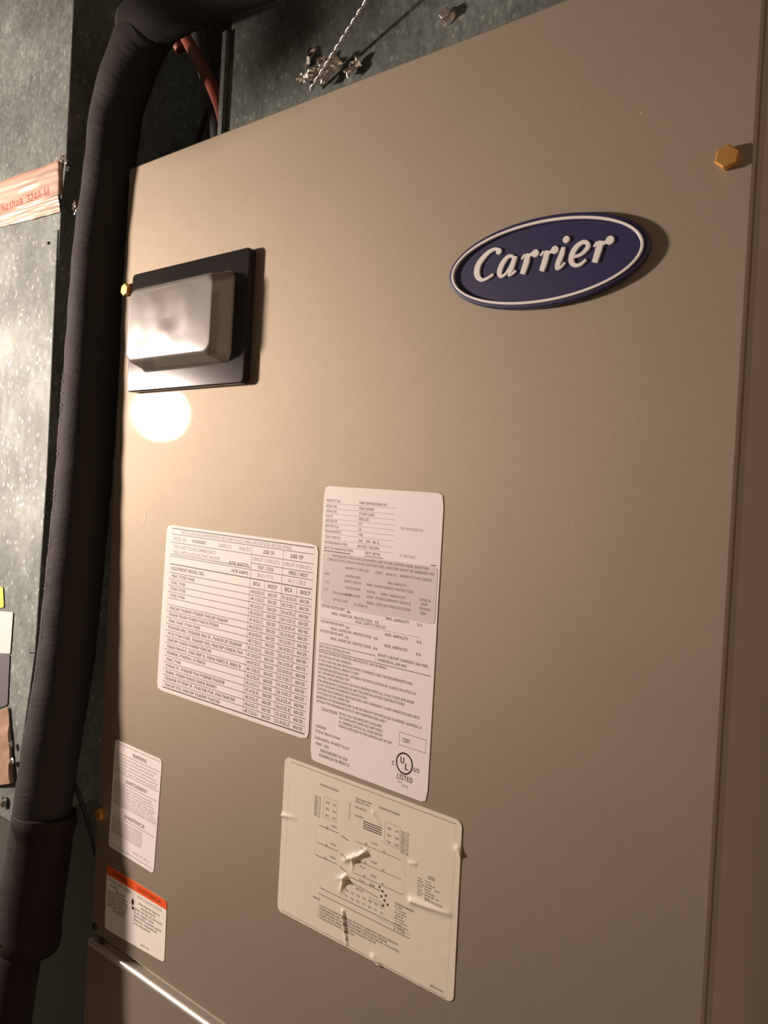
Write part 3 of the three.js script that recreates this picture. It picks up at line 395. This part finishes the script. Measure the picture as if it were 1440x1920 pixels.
// twisted wire that leans away from the plenum
{
  const a = V(0.2137, 1.7672, -0.0150), d = V(0.9495, 2.1066, 0.1877);
  const t = thing('twisted_wire', 'bright twisted steel wire slanting up in front of the plenum', 'wire', [a.x, a.y, a.z]);
  const dir = d.clone().sub(a), L = dir.length(), n = dir.clone().normalize(), e1 = V(0, 0, 1).cross(n).normalize(), e2 = n.clone().cross(e1);
  for (let s = 0; s < 2; s++) { const pts = []; const N = 700; for (let i = 0; i <= N; i++) { const k = i / N, an = k * L / 0.0075 * Math.PI + s * Math.PI; pts.push(a.clone().addScaledVector(n, k * L).addScaledVector(e1, Math.cos(an) * 0.0007).addScaledVector(e2, Math.sin(an) * 0.0007)); } part('wire_strand', tube(pts, 0.0009, { seg: 1100, rad: 7 }), M.steel, t); }
}

// ---------------------------------------------------------------- galvanized duct at the left
{
  const du = thing('galvanized_duct', 'tall spangled galvanized sheet metal duct beside the black insulated pipe', 'duct', [-0.3, 0, -0.085]);
  const lean = g => { const p = g.attributes.position; for (let i = 0; i < p.count; i++) p.setZ(i, p.getZ(i) + 0.0384 * (1.74 - p.getY(i))); g.computeVertexNormals(); return g; };   // the duct stands slightly out of plumb
  const sheetPrism = (pts, z0, z1) => { const s = new THREE.Shape(); pts.forEach(([x, y], i) => i ? s.lineTo(x, y) : s.moveTo(x, y)); return lean(planarUV(slab(s, z0, z1, 0.0012, 2))); };
  part('upper_section', sheetPrism([[-1.05, 1.745], [-0.1160, 1.745], [-0.1125, 1.775], [-0.1650, 2.5], [-1.05, 2.5]], -0.17, 0.0012), M.zinc, du, 'upper duct section');
  part('lower_section', sheetPrism([[-1.05, 1.12], [-0.112, 1.125], [-0.0943, 1.2949], [-0.1011, 1.4639], [-0.1190, 1.755], [-1.05, 1.755]], -0.17, -0.0004), M.zinc, du, 'lower duct section');
  part('corner_seam', sheetPrism([[-0.1054, 1.2931], [-0.0920, 1.2953], [-0.0986, 1.4639], [-0.1185, 1.715], [-0.1290, 1.715], [-0.1121, 1.4636]], -0.012, 0.0008), M.zinc, du, 'folded corner seam');
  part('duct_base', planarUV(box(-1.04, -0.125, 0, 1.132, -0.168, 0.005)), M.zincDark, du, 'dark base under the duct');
  const hole = new THREE.CylinderGeometry(0.0016, 0.0016, 0.0012, 16); hole.rotateX(Math.PI / 2); { const [x, y] = [-0.1373, 1.7045]; hole.translate(x, y, 0.0018); } part('rivet', hole, M.black, du, 'tiny dark rivet');
  // printed foil tape round the joint
  const tapeMap = canvas(1400, 460, (x, w, h) => {
    x.fillStyle = '#ad9484'; x.fillRect(0, 0, w, h); x.fillStyle = '#b8a393'; x.fillRect(0, 0.42 * h, w, 0.14 * h); x.fillStyle = '#a67c6c'; x.fillRect(0, 0, w, 0.06 * h);
    for (const o of [-0.48, 0]) { text(x, 'Nashua', (0.515 + o) * w, 0.80 * h, 150, { bold: 1, color: '#93382b', width: 0.20 * w }); text(x, '324A-M', (0.745 + o) * w, 0.80 * h, 150, { bold: 1, color: '#934338', width: 0.19 * w }); }
  });
  const tapeM = std({ map: tapeMap, roughness: 0.5, metalness: 0.1 });
  const band = (c, amp, s, dz, wrap) => {
    const nx = 90, ny = 20, pos = [], uv = [], idx = []; for (let j = 0; j <= ny; j++) for (let i = 0; i <= nx; i++) {
      const u = i / nx, v = j / ny, q = k => (1 - u) * (1 - v) * c[0][k] + u * (1 - v) * c[1][k] + u * v * c[2][k] + (1 - u) * v * c[3][k];
      const wr = amp * (vnoise(u * 7 + v * 3, v * 5 + s, 99, s) * 0.7 + vnoise(u * 22, v * 9 + s, 99, s + 1) * 0.4 + Math.pow(vnoise(u * 4 + s, v * 7, 99, s + 2), 4) * 1.2 + 0.8 * Math.exp(-Math.pow((v - 0.18 - 0.1 * u) / 0.05, 2)));
      pos.push(q(0), q(1) + 0.0012 * (vnoise(u * 9, j ? 3 : 7, 99, s) - 0.5) * (j === 0 || j === ny), dz + wr); uv.push(u, 1 - v);
    }
    const wcols = wrap ? 12 : 0, k0 = pos.length / 3;
    for (let j = 0; j <= ny && wrap; j++) for (let i = 0; i <= wcols; i++) { const v = j / ny, t = i / wcols, x = (1 - v) * c[1][0] + v * c[2][0], y = (1 - v) * c[1][1] + v * c[2][1]; pos.push(x + 0.0018 + 0.0022 * vnoise(t * 5, v * 6, 99, s + 5), y - 0.004 * t, dz - t * 0.10); uv.push(0.2 + t * 0.1, 1 - v); }
    for (let j = 0; j < ny; j++) { for (let i = 0; i < nx; i++) { const a = j * (nx + 1) + i, b = a + nx + 1; idx.push(a, b, a + 1, b, b + 1, a + 1); } if (wrap) { const e = j * (nx + 1) + nx, f = k0 + j * (wcols + 1); idx.push(e, e + nx + 1, f, e + nx + 1, f + wcols + 1, f); for (let i = 0; i < wcols; i++) { const a = f + i, b = a + wcols + 1; idx.push(a, b, a + 1, b, b + 1, a + 1); } } }
    const g = new THREE.BufferGeometry(); g.setAttribute('position', new THREE.Float32BufferAttribute(pos, 3)); g.setAttribute('uv', new THREE.Float32BufferAttribute(uv, 2)); g.setIndex(idx); g.computeVertexNormals(); return g;
  };
  const plainTape = std({ color: rgb(0.44, 0.345, 0.28), roughness: 0.5, metalness: 0.1 });
  part('foil_tape_edge', band([[-0.3723, 1.7574], [-0.1203, 1.7502], [-0.1144, 1.7315], [-0.3711, 1.7470]], 0.0011, 23, 0.0016, false), plainTape, du, 'lower lap of peach coloured tape');
  part('foil_tape', band([[-0.3764, 1.7947], [-0.1235, 1.7840], [-0.1181, 1.7487], [-0.3721, 1.7561]], 0.0012, 41, 0.0022, true), tapeM, du, 'wrinkled peach tape with red print round the joint');
  // bright torn flakes at the corner
  const flake = (x, y, z, r, s) => { const g = new THREE.IcosahedronGeometry(r, 1), p = g.attributes.position; for (let i = 0; i < p.count; i++) { const k = 0.6 + 0.8 * hash(Math.round(p.getX(i) * 1e5), Math.round(p.getY(i) * 1e5), s); p.setXYZ(i, p.getX(i) * k, p.getY(i) * k * 1.2, p.getZ(i) * k * 0.5); } const m = toCreasedNormals(g, 0.2); m.translate(x, y, z); return m; };
  for (const [c, z, r, s] of [[[-0.1139, 1.7844], 0.003, 0.0031, 1], [[-0.1084, 1.7814], 0.002, 0.0022, 2], [[-0.1082, 1.7742], 0, 0.0019, 3], [[-0.1072, 1.7402], -0.008, 0.0036, 4], [[-0.1064, 1.7350], -0.009, 0.0028, 5]]) part('foil_flake', flake(c[0], c[1], z, r, s), M.foil, du, 'bright torn fleck of foil');
  // stickers and tape low on the duct
  part('yellow_sticker', lean(sheet([[-0.2040, 1.3472], [-0.1686, 1.3516], [-0.1624, 1.3309], [-0.1999, 1.3250]], 0.003, 0.0004)), M.yellow, du, 'yellow sticker');
  part('white_sticker', lean(sheet([[-0.2191, 1.3220], [-0.1424, 1.3286], [-0.1412, 1.2867], [-0.2103, 1.2777]], 0.001, 0.0004)), M.white, du, 'blank white sticker');
  part('grey_sticker', lean(sheet([[-0.2218, 1.2713], [-0.1419, 1.2861], [-0.1375, 1.2359], [-0.2109, 1.2077]], 0.003, 0.0004)), M.grey, du, 'dark grey sticker');
  part('peeling_tape', lean(sheet([[-0.1968, 1.2092], [-0.1335, 1.2347], [-0.1110, 1.1651], [-0.1706, 1.1448]], 0.001, 0.0006, { nx: 30, ny: 40, h: (u, v) => 0.004 * u * u * v + 0.0016 * vnoise(u * 6, v * 9, 99, 12) })), M.brownTape, du, 'brown tape peeling from the duct end');
  for (const [c, r, s] of [[[-0.1172, 1.2025], 0.0028, 7], [[-0.1133, 1.1861], 0.0026, 8], [[-0.1253, 1.1426], 0.0042, 9]]) part('foil_flake', flake(c[0], c[1], 0.025, r, s), M.foil, du, 'bright torn fleck of foil');
}

// ---------------------------------------------------------------- insulated refrigerant pipe
{
  const pi = thing('insulated_pipe', 'thick black foam insulated refrigerant pipe running down between duct and cabinet', 'pipe', [-0.036, 0, 0.03]);
  const centre = [[-0.0375, 1.05, 0.045], [-0.0368, 1.115, 0.038], [-0.0366, 1.1617, 0.0330], [-0.0367, 1.1856, 0.0301], [-0.0368, 1.2193, 0.0265], [-0.0365, 1.292, 0.0176], [-0.0362, 1.376, 0.0125], [-0.0365, 1.466, 0.0080], [-0.0369, 1.566, 0.0055], [-0.0360, 1.685, 0.0040], [-0.0292, 1.7338, 0.0030], [-0.0254, 1.7601, 0.0030], [-0.0233, 1.7866, 0.0030], [-0.0168, 1.8089, 0.0040], [0.0026, 1.8362, 0.0060], [0.0243, 1.8567, 0.0080], [0.0387, 1.8630, 0.0090]];
  part('foam_sleeve', tube(centre, (t, a) => 0.0252 - 0.0022 * Math.min(1, Math.max(0, (t - 0.56) / 0.18)) + 0.0003 * Math.sin(t * 130), { seg: 260, rad: 36, uvLen: 1 }), M.foam, pi, 'black foam sleeve');
  part('elbow_sleeve', tube([[0.0189, 1.8641, 0.0080], [0.0529, 1.8663, 0.0110], [0.1071, 1.8608, 0.0160], [0.1615, 1.8524, 0.0200], [0.2411, 1.8371, 0.0300], [0.3171, 1.8209, 0.0450], [0.345, 2.06, 0.075], [0.34, 2.3, 0.095], [0.34, 2.5, 0.095]], 0.0236, { seg: 160, rad: 32 }), M.foam, pi, 'black foam sleeve mitred at the bend');
  part('coupling', tube([[-0.0345, 1.0400, 0.0420], [-0.0340, 1.0425, 0.0418], [-0.0335, 1.060, 0.0405], [-0.0325, 1.145, 0.0330], [-0.0325, 1.158, 0.0320], [-0.0325, 1.161, 0.0318]], t => 0.0264 + 0.0016 * (Math.exp(-Math.pow((t - 0.08) / 0.06, 2)) + Math.exp(-Math.pow((t - 0.93) / 0.06, 2))) - (t < 0.02 ? 0.006 : 0), { seg: 90, rad: 36 }), M.fitting, pi, 'dark coupling at the end of the foam');
  part('lower_pipe', tube([[-0.043, 0, 0.055], [-0.043, 0.5, 0.055], [-0.042, 0.95, 0.052], [-0.039, 1.046, 0.0445]], 0.0185, { seg: 60, rad: 28 }), M.fitting, pi, 'narrower bare pipe below the coupling');
  // faded print along the lit side
  const gs = []; const curve = new THREE.CatmullRomCurve3(centre.map(p => V(...p)));
  for (let i = 0; i < 150; i++) {
    const y = 1.235 + i / 150 * 0.33 + 0.001 * rnd(); if ((i % 19) > 15 || rnd() < 0.12) continue; let t = 0.5, lo = 0, hi = 1; for (let k = 0; k < 24; k++) { t = (lo + hi) / 2; curve.getPointAt(t).y < y ? lo = t : hi = t; }
    const p = curve.getPointAt(t), a = 1.80 + 0.03 * rnd(), w = 0.0030 + 0.0042 * rnd(), g = new THREE.BoxGeometry(w, 0.0005 + 0.0004 * rnd(), 0.0004); g.rotateY(-(a - Math.PI / 2)); g.translate(p.x + Math.cos(a) * 0.02535, y, p.z + Math.sin(a) * 0.02535); gs.push(g);
  }
  const pr = part('faded_print', mergeGeometries(gs), M.print, pi, 'faded grey print along the foam'); pr.userData.kind = 'stuff';
}
// cables
{
  const c = thing('orange_cable', 'thick orange cable curving down behind the cabinet top', 'cable', [0.09, TOP, -0.03]);
  part('jacket', tube([V(-0.03, 1.90, -0.07), V(-0.0468, 1.9371, -0.0550), V(0.0002, 1.9006, -0.0450), V(0.0315, 1.8657, -0.0400), V(0.0640, 1.8271, -0.0350), V(0.0881, 1.7948, -0.0300), V(0.1017, 1.7672, -0.0270), V(0.1064, 1.7435, -0.0270)], 0.0056, { seg: 140, rad: 18 }), M.orange, c);
  const k = thing('black_hose', 'black hose behind the orange cable above the cabinet', 'hose', [0.09, TOP, -0.06]);
  part('jacket', tube([V(-0.0047, 1.9302, -0.0700), V(0.0102, 1.8868, -0.0650), V(0.0423, 1.8325, -0.0550), V(0.0689, 1.7873, -0.0450), V(0.0798, 1.7543, -0.0400)], 0.0085, { seg: 140, rad: 18 }), M.black, k);
  const n = thing('thin_black_cable', 'thin black cable bent behind the top edge of the cabinet', 'cable', [0.09, TOP, -0.06]);
  part('jacket', tube([V(-0.0020, 1.8799, -0.0750), V(0.0150, 1.8494, -0.0700), V(0.0253, 1.8291, -0.0650), V(0.0386, 1.8019, -0.0500), V(0.0448, 1.7793, -0.0400), V(0.0498, 1.7594, -0.0350)], 0.0027, { seg: 60, rad: 12 }), M.black, n);
  const d = thing('dark_cord', 'thin dark cord running from the pipe to the lower left cabinet edge', 'cord', [-0.01, 1.15, 0.01]);
  part('jacket', tube([V(-0.0340, 1.1975, 0.0150), V(-0.0265, 1.1783, 0.0060), V(-0.0210, 1.1573, 0.0000), V(-0.0160, 1.1319, -0.0060), V(-0.0170, 1.1136, -0.0120), V(-0.0172, 1.1031, -0.0160)], 0.0022, { seg: 60, rad: 12 }), M.black, d);
}

// ---------------------------------------------------------------- drain stack that hangs outside the frame and shades the left part of the plenum
{
  const t = thing('hanging_drain_pipe', 'dark capped drain pipe hanging from the ceiling in front of the duct', 'pipe', [-0.238, 1.712, 0.25]);
  part('shaft', tube([[-0.238, 1.725, 0.25], [-0.238, 2.1, 0.25], [-0.238, 2.5, 0.25]], 0.029, { seg: 8, rad: 28 }), M.black, t);
  part('end_cap', slab(new THREE.Shape().absellipse(0, 0, 0.031, 0.031, 0, Math.PI * 2), 0, 0.03, 0.003, 2).rotateX(-Math.PI / 2).translate(-0.238, 1.712, 0.25), M.black, t);
}

// ---------------------------------------------------------------- bare bulb, outside the frame to the left
{
  const b = thing('hanging_bulb', 'bare glowing round bulb hanging on a cord left of the air handler', 'lamp', LAMP.toArray());
  const glow = std({ color: 0xffffff, emissive: LAMP_COLOR.clone(), emissiveIntensity: 6, roughness: 0.5 });
  const g = new THREE.SphereGeometry(LAMP_RADIUS, 40, 28); g.translate(LAMP.x, LAMP.y, LAMP.z); const m = part('bulb', g, glow, b); m.castShadow = false;
  const s = new THREE.CylinderGeometry(0.017, 0.021, 0.055, 24); s.translate(LAMP.x, LAMP.y + LAMP_RADIUS + 0.024, LAMP.z); part('socket', s, M.black, b);
  part('cord', tube([V(LAMP.x, LAMP.y + LAMP_RADIUS + 0.05, LAMP.z), V(LAMP.x, 2.1, LAMP.z), V(LAMP.x, 2.5, LAMP.z)], 0.003, { seg: 12, rad: 8 }), M.black, b);
  const light = new THREE.PointLight(LAMP_COLOR, LAMP_CANDELA, 0, 2); light.name = 'bulb_light'; light.castShadow = true; light.shadow.mapSize.set(2048, 2048); light.shadow.radius = LAMP_RADIUS / 0.02; light.shadow.camera.near = 0.06; light.shadow.camera.far = 6; light.shadow.bias = -0.0005; b.add(light);
}
renderer.render(scene, camera);
